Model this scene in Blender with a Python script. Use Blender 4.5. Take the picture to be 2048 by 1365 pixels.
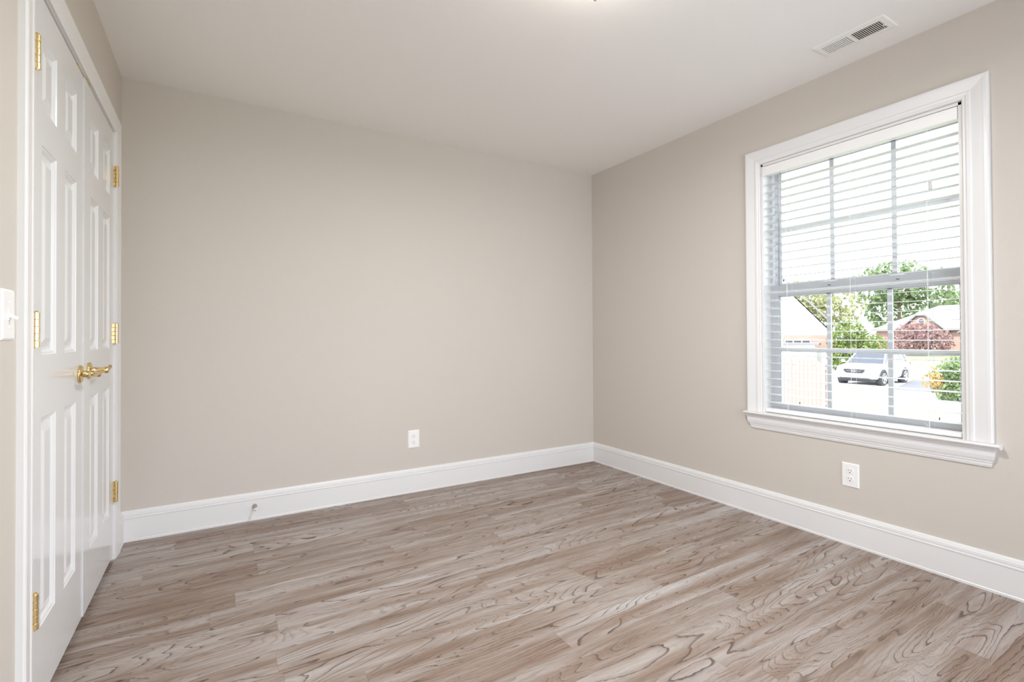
import bpy, bmesh, math, random
from mathutils import Vector, Matrix, Euler

for o in list(bpy.data.objects): bpy.data.objects.remove(o)
S = bpy.context.scene
COL = S.collection
PI = math.pi
W = 3.1807          # room width (closet wall at x=-W, window wall at x=0)
H = 2.44            # ceiling height
Y0 = -3.95          # wall behind the camera

# ------------------------------------------------------------------ camera, world, sun, lights, exposure
cam_d = bpy.data.cameras.new('camera')
cam = bpy.data.objects.new('camera', cam_d); COL.objects.link(cam); S.camera = cam
YAW, PITCH, ROLL = .5414, .0096, -.0051
fwd = Vector((math.sin(YAW)*math.cos(PITCH), math.cos(YAW)*math.cos(PITCH), math.sin(PITCH)))
rgt = Vector((math.cos(YAW), -math.sin(YAW), 0)); upv = rgt.cross(fwd)
r2 = math.cos(ROLL)*rgt + math.sin(ROLL)*upv; u2 = -math.sin(ROLL)*rgt + math.cos(ROLL)*upv
m = Matrix((r2, u2, -fwd)).transposed().to_4x4()
m.translation = Vector((-2.7452, -3.2661, 1.0645))
cam.matrix_world = m
cam_d.sensor_fit = 'HORIZONTAL'; cam_d.sensor_width = 36
cam_d.lens = 985.207/2048*36
cam_d.shift_x = -4.8137/2048; cam_d.shift_y = -18.8141/2048
cam_d.clip_start = .02; cam_d.clip_end = 300

SKY = 2.2; SUN = 4.0; LAMP = 15.0
wd = bpy.data.worlds.new('sky'); S.world = wd; wd.use_nodes = True
bg = wd.node_tree.nodes['Background']
bg.inputs[0].default_value = (.90, .94, 1.06, 1); bg.inputs[1].default_value = SKY

sd = bpy.data.lights.new('sun', 'SUN'); sd.energy = SUN; sd.angle = .01; sd.color = (1, .97, .9)
so = bpy.data.objects.new('sun', sd); COL.objects.link(so)
so.rotation_euler = Vector((.62, .25, -1.0)).to_track_quat('-Z', 'Y').to_euler(); so.location = (0, 0, 20)

def area(name, loc, direction, sx, sy, power, color=(1, 1, 1), portal=False, shape='RECTANGLE'):
    d = bpy.data.lights.new(name, 'AREA'); d.shape = shape; d.size = sx
    if shape == 'RECTANGLE': d.size_y = sy
    d.energy = power; d.color = color
    o = bpy.data.objects.new(name, d); COL.objects.link(o); o.location = loc
    z = -Vector(direction).normalized(); x = Vector((0, 0, 1)).cross(z)
    x = x.normalized() if x.length > .01 else Vector((1, 0, 0))
    y = z.cross(x)
    mm = Matrix((x, y, z)).transposed().to_4x4(); mm.translation = Vector(loc); o.matrix_world = mm
    if portal: d.cycles.is_portal = True
    return o
area('window_portal', (.21, -1.99, 1.34), (-1, 0, 0), 1.0, 1.5, 1, portal=True)
area('added_window_portal', (-1.60, Y0-.19, 1.09), (0, 1, 0), 2.6, 2.1, 1, portal=True)  # guides sky light through the added rear window

S.view_settings.view_transform = 'Standard'; S.view_settings.look = 'None'
S.view_settings.exposure = 1.07; S.view_settings.gamma = 1.0
S.view_settings.use_curve_mapping = False
S.cycles.max_bounces = 14; S.cycles.diffuse_bounces = 10; S.cycles.glossy_bounces = 4
S.cycles.transparent_max_bounces = 16; S.cycles.transmission_bounces = 6
S.cycles.sample_clamp_indirect = 8

# ------------------------------------------------------------------ materials
def srgb(r, g, b):
    f = lambda c: (c/255/12.92) if c/255 <= .04045 else ((c/255+.055)/1.055)**2.4
    return (f(r), f(g), f(b), 1)
def new_mat(name):
    mt = bpy.data.materials.new(name); mt.use_nodes = True
    return mt, mt.node_tree, mt.node_tree.nodes['Principled BSDF']
def simple(name, col, rough=.5, metal=0, bump=0, bscale=200, var=0, vscale=3, spec=.5, coat=0):
    mt, nt, b = new_mat(name)
    b.inputs['Base Color'].default_value = col; b.inputs['Roughness'].default_value = rough
    b.inputs['Metallic'].default_value = metal; b.inputs['Specular IOR Level'].default_value = spec
    if coat: b.inputs['Coat Weight'].default_value = coat; b.inputs['Coat Roughness'].default_value = .12
    tc = nt.nodes.new('ShaderNodeTexCoord')
    if var:
        n = nt.nodes.new('ShaderNodeTexNoise'); n.inputs['Scale'].default_value = vscale; n.inputs['Detail'].default_value = 4
        nt.links.new(tc.outputs['Object'], n.inputs['Vector'])
        mx = nt.nodes.new('ShaderNodeMix'); mx.data_type = 'RGBA'
        mx.inputs[6].default_value = tuple(c*(1-var) for c in col[:3])+(1,)
        mx.inputs[7].default_value = tuple(min(1, c*(1+var)) for c in col[:3])+(1,)
        nt.links.new(n.outputs['Fac'], mx.inputs[0]); nt.links.new(mx.outputs[2], b.inputs['Base Color'])
    if bump:
        n = nt.nodes.new('ShaderNodeTexNoise'); n.inputs['Scale'].default_value = bscale; n.inputs['Detail'].default_value = 3
        nt.links.new(tc.outputs['Object'], n.inputs['Vector'])
        bp = nt.nodes.new('ShaderNodeBump'); bp.inputs['Strength'].default_value = bump; bp.inputs['Distance'].default_value = .002
        nt.links.new(n.outputs['Fac'], bp.inputs['Height']); nt.links.new(bp.outputs['Normal'], b.inputs['Normal'])
    return mt

M = {}
M['wall'] = simple('wall_paint', srgb(207, 200, 191), .75, bump=.25, bscale=260, var=.012, vscale=1.5, spec=.3)
M['ceiling'] = simple('ceiling_paint', srgb(238, 235, 231), .9, bump=.2, bscale=180, spec=.2)
M['trim'] = simple('trim_paint', srgb(232, 231, 230), .35, bump=.03, bscale=40)
M['door'] = simple('door_paint', srgb(228, 228, 228), .17, bump=.06, bscale=60)
M['brass'] = simple('brass', (.82, .63, .31, 1), .15, 1, var=.06, vscale=30)
M['steel'] = simple('brushed_steel', (.50, .44, .38, 1), .3, 1, var=.1, vscale=60)
M['plastic'] = simple('white_plastic', srgb(244, 243, 241), .3)
M['rubber'] = simple('white_rubber', srgb(235, 232, 226), .6)
M['dark'] = simple('dark_slot', (.02, .018, .016, 1), .6)
M['duct'] = simple('duct_shade', (.05, .038, .03, 1), .6, var=.1)
M['vinyl'] = simple('window_vinyl', srgb(216, 218, 223), .4)
M['register'] = simple('register_enamel', srgb(236, 233, 228), .4)
M['wand'] = simple('wand_plastic', srgb(150, 152, 158), .25)
M['lampmetal'] = simple('lamp_metal', (.55, .5, .44, 1), .3, 1)

def slat_mat():
    mt, nt, b = new_mat('blind_slat')
    b.inputs['Base Color'].default_value = srgb(240, 241, 240); b.inputs['Roughness'].default_value = .45
    t = nt.nodes.new('ShaderNodeBsdfTranslucent'); t.inputs['Color'].default_value = srgb(240, 242, 240)
    mx = nt.nodes.new('ShaderNodeMixShader'); mx.inputs[0].default_value = .45
    out = nt.nodes['Material Output']
    nt.links.new(b.outputs[0], mx.inputs[1]); nt.links.new(t.outputs[0], mx.inputs[2]); nt.links.new(mx.outputs[0], out.inputs[0])
    return mt
M['slat'] = slat_mat()
def glass_mat(name, tint=(1, 1, 1, 1)):
    mt = bpy.data.materials.new(name); mt.use_nodes = True; nt = mt.node_tree; nt.nodes.clear()
    out = nt.nodes.new('ShaderNodeOutputMaterial'); tr = nt.nodes.new('ShaderNodeBsdfTransparent'); tr.inputs[0].default_value = tint
    gl = nt.nodes.new('ShaderNodeBsdfGlossy'); gl.inputs['Roughness'].default_value = .02
    fr = nt.nodes.new('ShaderNodeFresnel'); fr.inputs[0].default_value = 1.25
    mx = nt.nodes.new('ShaderNodeMixShader')
    nt.links.new(fr.outputs[0], mx.inputs[0]); nt.links.new(tr.outputs[0], mx.inputs[1]); nt.links.new(gl.outputs[0], mx.inputs[2]); nt.links.new(mx.outputs[0], out.inputs[0])
    return mt
M['glass'] = glass_mat('window_glass', (.97, .985, .98, 1))

class NB:
    """tiny node helper"""
    def __init__(s, nt): s.nt = nt
    def math(s, op, a, b=None, c=None, clamp=False):
        n = s.nt.nodes.new('ShaderNodeMath'); n.operation = op; n.use_clamp = clamp
        for i, v in enumerate((a, b, c)):
            if v is None: continue
            if isinstance(v, (int, float)): n.inputs[i].default_value = v
            else: s.nt.links.new(v, n.inputs[i])
        return n.outputs[0]
    def comb(s, x, y, z):
        n = s.nt.nodes.new('ShaderNodeCombineXYZ')
        for i, v in enumerate((x, y, z)):
            if isinstance(v, (int, float)): n.inputs[i].default_value = v
            else: s.nt.links.new(v, n.inputs[i])
        return n.outputs[0]
    def noise(s, vec, scale=1, detail=2, rough=.5, dist=0):
        n = s.nt.nodes.new('ShaderNodeTexNoise'); n.inputs['Scale'].default_value = scale; n.inputs['Detail'].default_value = detail
        n.inputs['Roughness'].default_value = rough; n.inputs['Distortion'].default_value = dist
        s.nt.links.new(vec, n.inputs['Vector']); return n.outputs['Fac']
    def white(s, vec):
        n = s.nt.nodes.new('ShaderNodeTexWhiteNoise'); n.noise_dimensions = '3D'; s.nt.links.new(vec, n.inputs['Vector']); return n
    def ramp(s, fac, stops, interp='LINEAR'):
        n = s.nt.nodes.new('ShaderNodeValToRGB'); n.color_ramp.interpolation = interp; el = n.color_ramp.elements
        while len(el) < len(stops): el.new(.5)
        for e, (p, c) in zip(el, stops):
            e.position = p; e.color = c if isinstance(c, tuple) else (c, c, c, 1)
        s.nt.links.new(fac, n.inputs[0]); return n.outputs[0]
    def mix(s, fac, a, b, mode='MIX'):
        n = s.nt.nodes.new('ShaderNodeMix'); n.data_type = 'RGBA'; n.blend_type = mode
        for i, v in ((0, fac), (6, a), (7, b)):
            if isinstance(v, (int, float)): n.inputs[i].default_value = v
            elif isinstance(v, tuple): n.inputs[i].default_value = v
            else: s.nt.links.new(v, n.inputs[i])
        return n.outputs[2]

def floor_mat():
    mt, nt, b = new_mat('laminate_oak'); k = NB(nt)
    tc = nt.nodes.new('ShaderNodeTexCoord'); sp = nt.nodes.new('ShaderNodeSeparateXYZ'); nt.links.new(tc.outputs['Object'], sp.inputs[0])
    x, y = sp.outputs[0], sp.outputs[1]
    PW, PL = .128, 1.22
    row = k.math('FLOOR', k.math('DIVIDE', y, PW))
    ro = k.white(k.comb(row, 3.7, 1.1)).outputs['Value']
    xs = k.math('ADD', k.math('DIVIDE', x, PL), k.math('MULTIPLY', ro, 7.3))
    colm = k.math('FLOOR', xs)
    rnd = k.white(k.comb(row, colm, 5.0)); rv = rnd.outputs['Value']
    sc = nt.nodes.new('ShaderNodeSeparateColor'); nt.links.new(rnd.outputs['Color'], sc.inputs[0])
    sx, sy_ = k.math('MULTIPLY', sc.outputs[0], 40.0), k.math('MULTIPLY', sc.outputs[1], 40.0)
    # figure: stretched noise read as growth-ring contours
    wob = k.noise(k.comb(k.math('ADD', k.math('MULTIPLY', x, 7.0), sx), k.math('MULTIPLY', y, 22.0), sy_), 1, 4, .6)
    yy = k.math('ADD', k.math('MULTIPLY', y, 7.0), k.math('MULTIPLY', wob, .22))
    xx = k.math('ADD', k.math('ADD', k.math('MULTIPLY', x, .95), sx), k.math('MULTIPLY', wob, .09))
    fig = k.noise(k.comb(xx, k.math('ADD', yy, sy_), k.math('MULTIPLY', rv, 9.0)), 1, 1.6, .45, .35)
    ph = k.math('FRACT', k.math('MULTIPLY', fig, 25.0))
    line = k.ramp(ph, [(0, 0.0), (.55, 0.02), (.84, .25), (.93, 1.0), (.985, .95), (1.0, 0.0)])
    ph2 = k.math('FRACT', k.math('MULTIPLY', fig, 75.0))
    line2 = k.ramp(ph2, [(0, 0.0), (.55, 0.0), (.93, .5), (1.0, 0.0)])
    stv = k.noise(k.comb(k.math('ADD', k.math('MULTIPLY', x, 1.7), sy_), k.math('MULTIPLY', y, 7.0), sx), 1, 3, .6)
    strength = k.ramp(stv, [(.32, .30), (.58, 1.0)])
    lf = k.math('MAXIMUM', k.math('MULTIPLY', line, strength), k.math('MULTIPLY', line2, k.ramp(stv, [(.35, .75), (.6, .1)])))
    broad = k.noise(k.comb(k.math('ADD', k.math('MULTIPLY', x, 1.3), sy_), k.math('ADD', k.math('MULTIPLY', y, 16.0), sx), rv), 1, 4, .6)
    base = k.ramp(broad, [(.30, srgb(144, 124, 109)), (.44, srgb(166, 151, 141)), (.54, srgb(181, 172, 166)), (.72, srgb(197, 193, 191))])
    tone = k.ramp(sc.outputs[2], [(0, srgb(222, 208, 198)), (.35, srgb(236, 230, 224)), (.7, srgb(244, 240, 238)), (1, srgb(252, 251, 250))])
    c1 = k.mix(1.0, base, tone, 'MULTIPLY')
    c2 = k.mix(k.math('MULTIPLY', lf, .88), c1, srgb(84, 66, 55))
    fib = k.noise(k.comb(k.math('MULTIPLY', x, 14.0), k.math('MULTIPLY', y, 380.0), rv), 1, 3, .7)
    c3 = k.mix(.45, c2, k.ramp(fib, [(.3, .35), (.5, .85), (.7, 1.0)]), 'MULTIPLY')
    # faint seams
    fy = k.math('FRACT', k.math('DIVIDE', y, PW)); ey = k.math('MINIMUM', fy, k.math('SUBTRACT', 1.0, fy))
    fx = k.math('FRACT', xs); ex = k.math('MINIMUM', fx, k.math('SUBTRACT', 1.0, fx))
    seam = k.math('MAXIMUM', k.math('LESS_THAN', ey, .006), k.math('LESS_THAN', ex, .0007))
    c4 = k.mix(k.math('MULTIPLY', seam, .22), c3, srgb(80, 64, 54))
    nt.links.new(c4, b.inputs['Base Color'])
    nt.links.new(k.math('ADD', .42, k.math('MULTIPLY', lf, .12)), b.inputs['Roughness'])
    b.inputs['Specular IOR Level'].default_value = .4
    bp = nt.nodes.new('ShaderNodeBump'); bp.inputs['Strength'].default_value = .15; bp.inputs['Distance'].default_value = .001; bp.invert = True
    nt.links.new(k.math('ADD', lf, fib), bp.inputs['Height']); nt.links.new(bp.outputs['Normal'], b.inputs['Normal'])
    return mt
M['floor'] = floor_mat()

def brick_mat(name, c1, c2, mortar, scale=1.0):
    mt, nt, b = new_mat(name); k = NB(nt)
    tc = nt.nodes.new('ShaderNodeTexCoord'); sp = nt.nodes.new('ShaderNodeSeparateXYZ'); nt.links.new(tc.outputs['Object'], sp.inputs[0])
    br = nt.nodes.new('ShaderNodeTexBrick'); nt.links.new(k.comb(k.math('ADD', sp.outputs[0], sp.outputs[1]), sp.outputs[2], 0.0), br.inputs['Vector'])
    br.inputs['Color1'].default_value = c1; br.inputs['Color2'].default_value = c2; br.inputs['Mortar'].default_value = mortar
    br.inputs['Scale'].default_value = scale; br.inputs['Brick Width'].default_value = .23; br.inputs['Row Height'].default_value = .076; br.inputs['Mortar Size'].default_value = .008
    nt.links.new(br.outputs['Color'], b.inputs['Base Color']); b.inputs['Roughness'].default_value = .85
    return mt
M['brick'] = brick_mat('red_brick', srgb(146, 108, 96), srgb(158, 122, 108), srgb(166, 156, 150))
M['brick2'] = brick_mat('orange_brick', srgb(136, 100, 80), srgb(146, 112, 92), srgb(156, 144, 134))
M['roof'] = simple('pale_shingles', srgb(118, 116, 117), .9, var=.10, vscale=9)
M['siding'] = simple('white_siding', srgb(235, 234, 232), .6, var=.02)
M['fence'] = None
def fence_mat():
    mt, nt, b = new_mat('cedar_fence'); k = NB(nt)
    tc = nt.nodes.new('ShaderNodeTexCoord'); sp = nt.nodes.new('ShaderNodeSeparateXYZ'); nt.links.new(tc.outputs['Object'], sp.inputs[0])
    bd = k.math('FLOOR', k.math('DIVIDE', sp.outputs[0], .14))
    rv = k.white(k.comb(bd, 1.0, 2.0)).outputs['Value']
    n = k.noise(k.comb(k.math('MULTIPLY', sp.outputs[0], 60), k.math('ADD', sp.outputs[2], rv), 0.0), 1, 3)
    c = k.mix(rv, srgb(154, 138, 134), srgb(164, 150, 147))
    c = k.mix(k.math('MULTIPLY', n, .35), c, srgb(112, 92, 84))
    nt.links.new(c, b.inputs['Base Color']); b.inputs['Roughness'].default_value = .9
    return mt
M['fence'] = fence_mat()
def leaf_mat(name, a, bcol, trans=.4):
    mt, nt, b = new_mat(name); k = NB(nt)
    tc = nt.nodes.new('ShaderNodeTexCoord'); n = k.noise(tc.outputs['Object'], 2.5, 3)
    c = k.ramp(n, [(.35, a), (.65, bcol)]); nt.links.new(c, b.inputs['Base Color']); b.inputs['Roughness'].default_value = .6
    t = nt.nodes.new('ShaderNodeBsdfTranslucent'); nt.links.new(c, t.inputs['Color'])
    mx = nt.nodes.new('ShaderNodeMixShader'); mx.inputs[0].default_value = trans
    nt.links.new(b.outputs[0], mx.inputs[1]); nt.links.new(t.outputs[0], mx.inputs[2]); nt.links.new(mx.outputs[0], nt.nodes['Material Output'].inputs[0])
    return mt
M['leaf_yellow'] = leaf_mat('yellow_green_leaves', srgb(128, 132, 88), srgb(156, 158, 114))
M['leaf_green'] = leaf_mat('green_leaves', srgb(90, 112, 72), srgb(140, 156, 112))
M['leaf_bright'] = leaf_mat('bright_green_leaves', srgb(78, 98, 42), srgb(130, 146, 76))
M['leaf_red'] = leaf_mat('red_maple_leaves', srgb(122, 92, 90), srgb(160, 132, 130))
M['leaf_gold'] = leaf_mat('golden_leaves', srgb(168, 136, 74), srgb(172, 152, 96))
M['bark'] = simple('bark', srgb(120, 104, 92), .9, var=.2, vscale=12)
M['grass'] = simple('lawn_grass', srgb(118, 122, 96), .95, var=.22, vscale=2.2)
M['concrete'] = simple('pale_concrete', srgb(206, 203, 198), .9, var=.05)
M['shade_vent_grey'] = simple('grey_shade_and_vent', srgb(94, 94, 98), .9, var=.08, vscale=6)  # grey for the tree shade put on the ground, also the vent louvers
M['carwhite'] = simple('white_car_paint', srgb(226, 227, 229), .25, coat=.6)
M['carglass'] = simple('car_glass', srgb(62, 66, 76), .08)
M['cardark'] = simple('black_trim', srgb(50, 50, 54), .5)
M['tyre'] = simple('tyre_rubber', srgb(52, 52, 54), .8)
M['alloy'] = simple('alloy_wheel', srgb(205, 206, 208), .3, .4)
M['chrome'] = simple('chrome', srgb(225, 225, 228), .1, 1)
M['lens'] = simple('headlamp_lens', srgb(200, 204, 210), .08)

# ------------------------------------------------------------------ mesh helpers
def link(name, bm, mat, parent=None, smooth=False, bevel=0, mats=None):
    me = bpy.data.meshes.new(name); bmesh.ops.recalc_face_normals(bm, faces=bm.faces[:]); bm.to_mesh(me); bm.free()
    for mm in (mats or [mat]): me.materials.append(mm)
    if smooth:
        for p in me.polygons: p.use_smooth = True
    o = bpy.data.objects.new(name, me); COL.objects.link(o)
    if parent is not None: o.parent = parent
    if bevel:
        md = o.modifiers.new('bevel', 'BEVEL'); md.width = bevel; md.segments = 2; md.limit_method = 'ANGLE'; md.angle_limit = .6
    return o
def BM(): return bmesh.new()
def box(bm, x0, x1, y0, y1, z0, z1, mi=0, mtx=None):
    vs = [bm.verts.new(Vector(p) if mtx is None else mtx @ Vector(p)) for p in ((x0, y0, z0), (x1, y0, z0), (x1, y1, z0), (x0, y1, z0), (x0, y0, z1), (x1, y0, z1), (x1, y1, z1), (x0, y1, z1))]
    for f in ((0, 3, 2, 1), (4, 5, 6, 7), (0, 1, 5, 4), (1, 2, 6, 5), (2, 3, 7, 6), (3, 0, 4, 7)):
        bm.faces.new([vs[i] for i in f]).material_index = mi
def rings(bm, rs, cap=True, closed=True, mi=0):
    """connect successive rings (lists of points)"""
    R = [[bm.verts.new(Vector(p)) for p in r] for r in rs]
    n = len(R[0])
    for a, b in zip(R, R[1:]):
        for i in range(n if closed else n-1):
            j = (i+1) % n
            bm.faces.new((a[i], a[j], b[j], b[i])).material_index = mi
    if cap:
        bm.faces.new(R[0][::-1]).material_index = mi; bm.faces.new(R[-1]).material_index = mi
    return R
def cyl(bm, a, b, ra, rb=None, n=16, cap=True, mi=0):
    a, b = Vector(a), Vector(b); rb = ra if rb is None else rb
    d = (b-a).normalized(); u = d.orthogonal().normalized(); v = d.cross(u)
    rings(bm, [[c + r*(math.cos(t)*u + math.sin(t)*v) for t in [2*PI*i/n for i in range(n)]] for c, r in ((a, ra), (b, rb))], cap, mi=mi)
def tube(bm, pts, rads, n=10, mi=0):
    pts = [Vector(p) for p in pts]
    if not isinstance(rads, (list, tuple)): rads = [rads]*len(pts)
    u = None; rs = []
    for i, p in enumerate(pts):
        d = ((pts[min(i+1, len(pts)-1)]) - pts[max(i-1, 0)]).normalized()
        u = d.orthogonal().normalized() if u is None else (u - d*u.dot(d)).normalized()
        v = d.cross(u)
        rs.append([p + rads[i]*(math.cos(t)*u + math.sin(t)*v) for t in [2*PI*q/n for q in range(n)]])
    rings(bm, rs, mi=mi)
def lathe(bm, prof, origin, axis, n=24, mi=0):
    """prof: (distance along axis, radius)"""
    o, d = Vector(origin), Vector(axis).normalized(); u = d.orthogonal().normalized(); v = d.cross(u)
    rings(bm, [[o + d*h + max(r, 1e-4)*(math.cos(t)*u + math.sin(t)*v) for t in [2*PI*q/n for q in range(n)]] for h, r in prof], mi=mi)
def prism(bm, poly, fn, a, b, mi=0):
    """extrude 2-D polygon between a and b; fn(p,q,t)->xyz"""
    rings(bm, [[fn(p, q, a) for p, q in poly], [fn(p, q, b) for p, q in poly]], mi=mi)
def tag(o, label, cat, group=None):
    o['label'] = label; o['category'] = cat
    if group: o['group'] = group
    return o
def struct(o, label=None):
    o['kind'] = 'structure'
    if label: o['label'] = label
    return o
def empty(name, loc, rz=0):
    o = bpy.data.objects.new(name, None); COL.objects.link(o); o.location = loc; o.rotation_euler = (0, 0, rz); o.empty_display_size = .1
    return o

# ------------------------------------------------------------------ room shell
bm = BM(); box(bm, -W-.75, .2, Y0-.2, .2, -.12, 0)
struct(link('floor', bm, M['floor']), 'grey brown wood-look laminate plank floor')
bm = BM(); box(bm, -W-.9, .22, Y0-.22, .2, H, H+.12)
# no recess for the ceiling register: its dark plate paints the duct shade
struct(link('ceiling', bm, M['ceiling']), 'flat white ceiling')
bm = BM(); box(bm, -W-.9, .22, 0, .2, 0, H)
struct(link('wall_back', bm, M['wall']), 'plain beige wall facing the camera')
# window wall with its hole
wyl, wyr, wz0, wz1 = -1.533, -2.450, .605, 2.068
bm = BM()
box(bm, 0, .2, wyl, 0, 0, H); box(bm, 0, .2, Y0, wyr, 0, H); box(bm, 0, .2, wyr, wyl, 0, wz0); box(bm, 0, .2, wyr, wyl, wz1, H)
struct(link('wall_right', bm, M['wall']), 'beige wall with the window')
# closet wall with its opening
dA, dB, dZ = -1.452, -.236, 2.062      # near jamb, far jamb, head
bm = BM()
box(bm, -W-.12, -W, Y0, dA-.02, 0, H); box(bm, -W-.12, -W, dB+.02, 0, 0, H); box(bm, -W-.12, -W, dA-.02, dB+.02, dZ+.02, H)
struct(link('wall_left', bm, M['wall']), 'beige closet wall with the double doors')
bm = BM()
box(bm, -W-.9, -W-.75, Y0, 0, 0, H); box(bm, -W-.75, -W-.12, -2.2, -2.1, 0, H)
struct(link('wall_closet', bm, M['wall']), 'inside of the closet')
# wall behind the camera, with a wide window added to light the room
rx0, rx1, rz0, rz1 = -2.9, -.3, .04, 2.14
bm = BM()
box(bm, -W-.9, rx0, Y0-.18, Y0, 0, H); box(bm, rx1, .22, Y0-.18, Y0, 0, H)
box(bm, rx0, rx1, Y0-.18, Y0, 0, rz0); box(bm, rx0, rx1, Y0-.18, Y0, rz1, H)
struct(link('wall_front', bm, M['wall']), 'beige wall behind the viewpoint')
w2 = struct(empty('added_window', ((rx0+rx1)/2, Y0-.1, rz0)), 'wide window added behind the viewpoint to light the room')
cx = (rx0+rx1)/2
bm = BM()
for a, b, c, d in ((rx0, rx1, rz0, rz0+.05), (rx0, rx1, rz1-.05, rz1), (rx0, rx0+.05, rz0+.05, rz1-.05), (rx1-.05, rx1, rz0+.05, rz1-.05), (cx-.03, cx+.03, rz0+.05, rz1-.05)):
    box(bm, a-cx, b-cx, -.03, .03, c-rz0, d-rz0)
link('window_frame', bm, M['vinyl'], w2)
bm = BM()
for a, b in ((rx0+.05, cx-.03), (cx+.03, rx1-.05)): box(bm, a-cx, b-cx, -.003, .003, .05, rz1-rz0-.05)
link('pane', bm, M['glass'], w2)

# baseboards
BB = [(0, 0), (.0165, 0), (.0165, .010), (.0145, .0125), (.0138, .118), (.0155, .1215), (.0155, .1265), (.0118, .1285), (.0118, .131), (.0135, .134), (.0125, .146), (.0085, .149), (.0085, .152), (.0065, .156), (.0045, .160), (0, .160)]
bm = BM(); rings(bm, [[(-W, -t, z) for t, z in BB], [(-t, -t, z) for t, z in BB]])
struct(link('baseboard_back', bm, M['trim']), 'tall white baseboard along the back wall')
bm = BM(); rings(bm, [[(-t, -t, z) for t, z in BB], [(-t, Y0, z) for t, z in BB]])
struct(link('baseboard_right', bm, M['trim']), 'tall white baseboard under the window')
bm = BM(); rings(bm, [[(-W+t, -.016, z) for t, z in BB], [(-W+t, -.140, z) for t, z in BB]])
rings(bm, [[(-W+t, -1.560, z) for t, z in BB], [(-W+t, Y0, z) for t, z in BB]])
struct(link('baseboard_left', bm, M['trim']), 'white baseboard on the closet wall')

# casing profile (u outward from the opening, v thickness)
CP = [(0, 0), (0, .009), (.004, .011), (.010, .011), (.016, .0135), (.026, .0145), (.030, .0125), (.033, .0125), (.060, .0165), (.068, .0175), (.074, .0185), (.084, .019), (.088, .017), (.090, .014), (.090, 0)]
def casing(bm, a0, a1, z0, z1, fn, wside=.09, wtop=.09):
    s, t = wside/.09, wtop/.09
    rings(bm, [[fn(a0-u*s, v, z0) for u, v in CP], [fn(a0-u*s, v, z1+u*t) for u, v in CP], [fn(a1+u*s, v, z1+u*t) for u, v in CP], [fn(a1+u*s, v, z0) for u, v in CP]])
# closet casing and jamb
bm = BM(); casing(bm, dA-.008, dB+.006, 0, dZ+.003, lambda a, v, z: (-W+v, a, z), .096, .074)
struct(link('trim_1', bm, M['trim']), 'white moulded casing around the closet doors')
bm = BM()
box(bm, -W-.12, -W+.0005, dA-.02, dA, 0, dZ+.02); box(bm, -W-.12, -W+.0005, dB, dB+.02, 0, dZ+.02); box(bm, -W-.12, -W+.0005, dA, dB, dZ, dZ+.02)
box(bm, -W-.06, -W-.045, dA, dA+.012, 0, dZ); box(bm, -W-.06, -W-.045, dB-.012, dB, 0, dZ)
struct(link('trim_2', bm, M['trim']), 'white door jamb lining the closet opening')

# ------------------------------------------------------------------ closet doors (two six-panel leaves)
DZ0, DZ1 = .023, 2.052
def leaf_mesh(width):
    """local: y along the leaf from its hinge-side low y, x = room side"""
    bm = BM()
    st, mu = .100, .100
    pw = (width-2*st-mu)/2
    ys = [0, st, st+pw, st+pw+mu, st+2*pw+mu, width]
    zs = [DZ0, .238, .837, 1.018, 1.626, 1.732, 1.944, DZ1]
    V = {}
    def v(y, z, x=0.0):
        key = (round(y, 5), round(z, 5), round(x, 5))
        if key not in V: V[key] = bm.verts.new((x, y, z))
        return V[key]
    for i in range(5):
        for j in range(7):
            y0, y1, z0, z1 = ys[i], ys[i+1], zs[j], zs[j+1]
            if i in (1, 3) and j in (1, 3, 5):
                rs = []
                for ins, dep in ((0, 0), (.003, -.0035), (.007, -.0040), (.014, -.0105), (.019, -.0115), (.022, -.0115), (.046, -.0035), (.049, -.0030)):
                    rs.append([v(y0+ins, z0+ins, dep), v(y1-ins, z0+ins, dep), v(y1-ins, z1-ins, dep), v(y0+ins, z1-ins, dep)])
                for a, b in zip(rs, rs[1:]):
                    for q in range(4): bm.faces.new((a[q], a[(q+1) % 4], b[(q+1) % 4], b[q]))
                bm.faces.new(rs[-1])
            else:
                bm.faces.new((v(y0, z0), v(y1, z0), v(y1, z1), v(y0, z1)))
    th = -.035
    for j in range(7):
        bm.faces.new((v(0, zs[j]), v(0, zs[j+1]), v(0, zs[j+1], th), v(0, zs[j], th)))
        bm.faces.new((v(width, zs[j]), v(width, zs[j+1]), v(width, zs[j+1], th), v(width, zs[j], th)))
    for i in range(5):
        for z in (DZ0, DZ1): bm.faces.new((v(ys[i], z), v(ys[i+1], z), v(ys[i+1], z, th), v(ys[i], z, th)))
    for i in range(5):
        for j in range(7): bm.faces.new((v(ys[i], zs[j], th), v(ys[i+1], zs[j], th), v(ys[i+1], zs[j+1], th), v(ys[i], zs[j+1], th)))
    return bm
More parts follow.
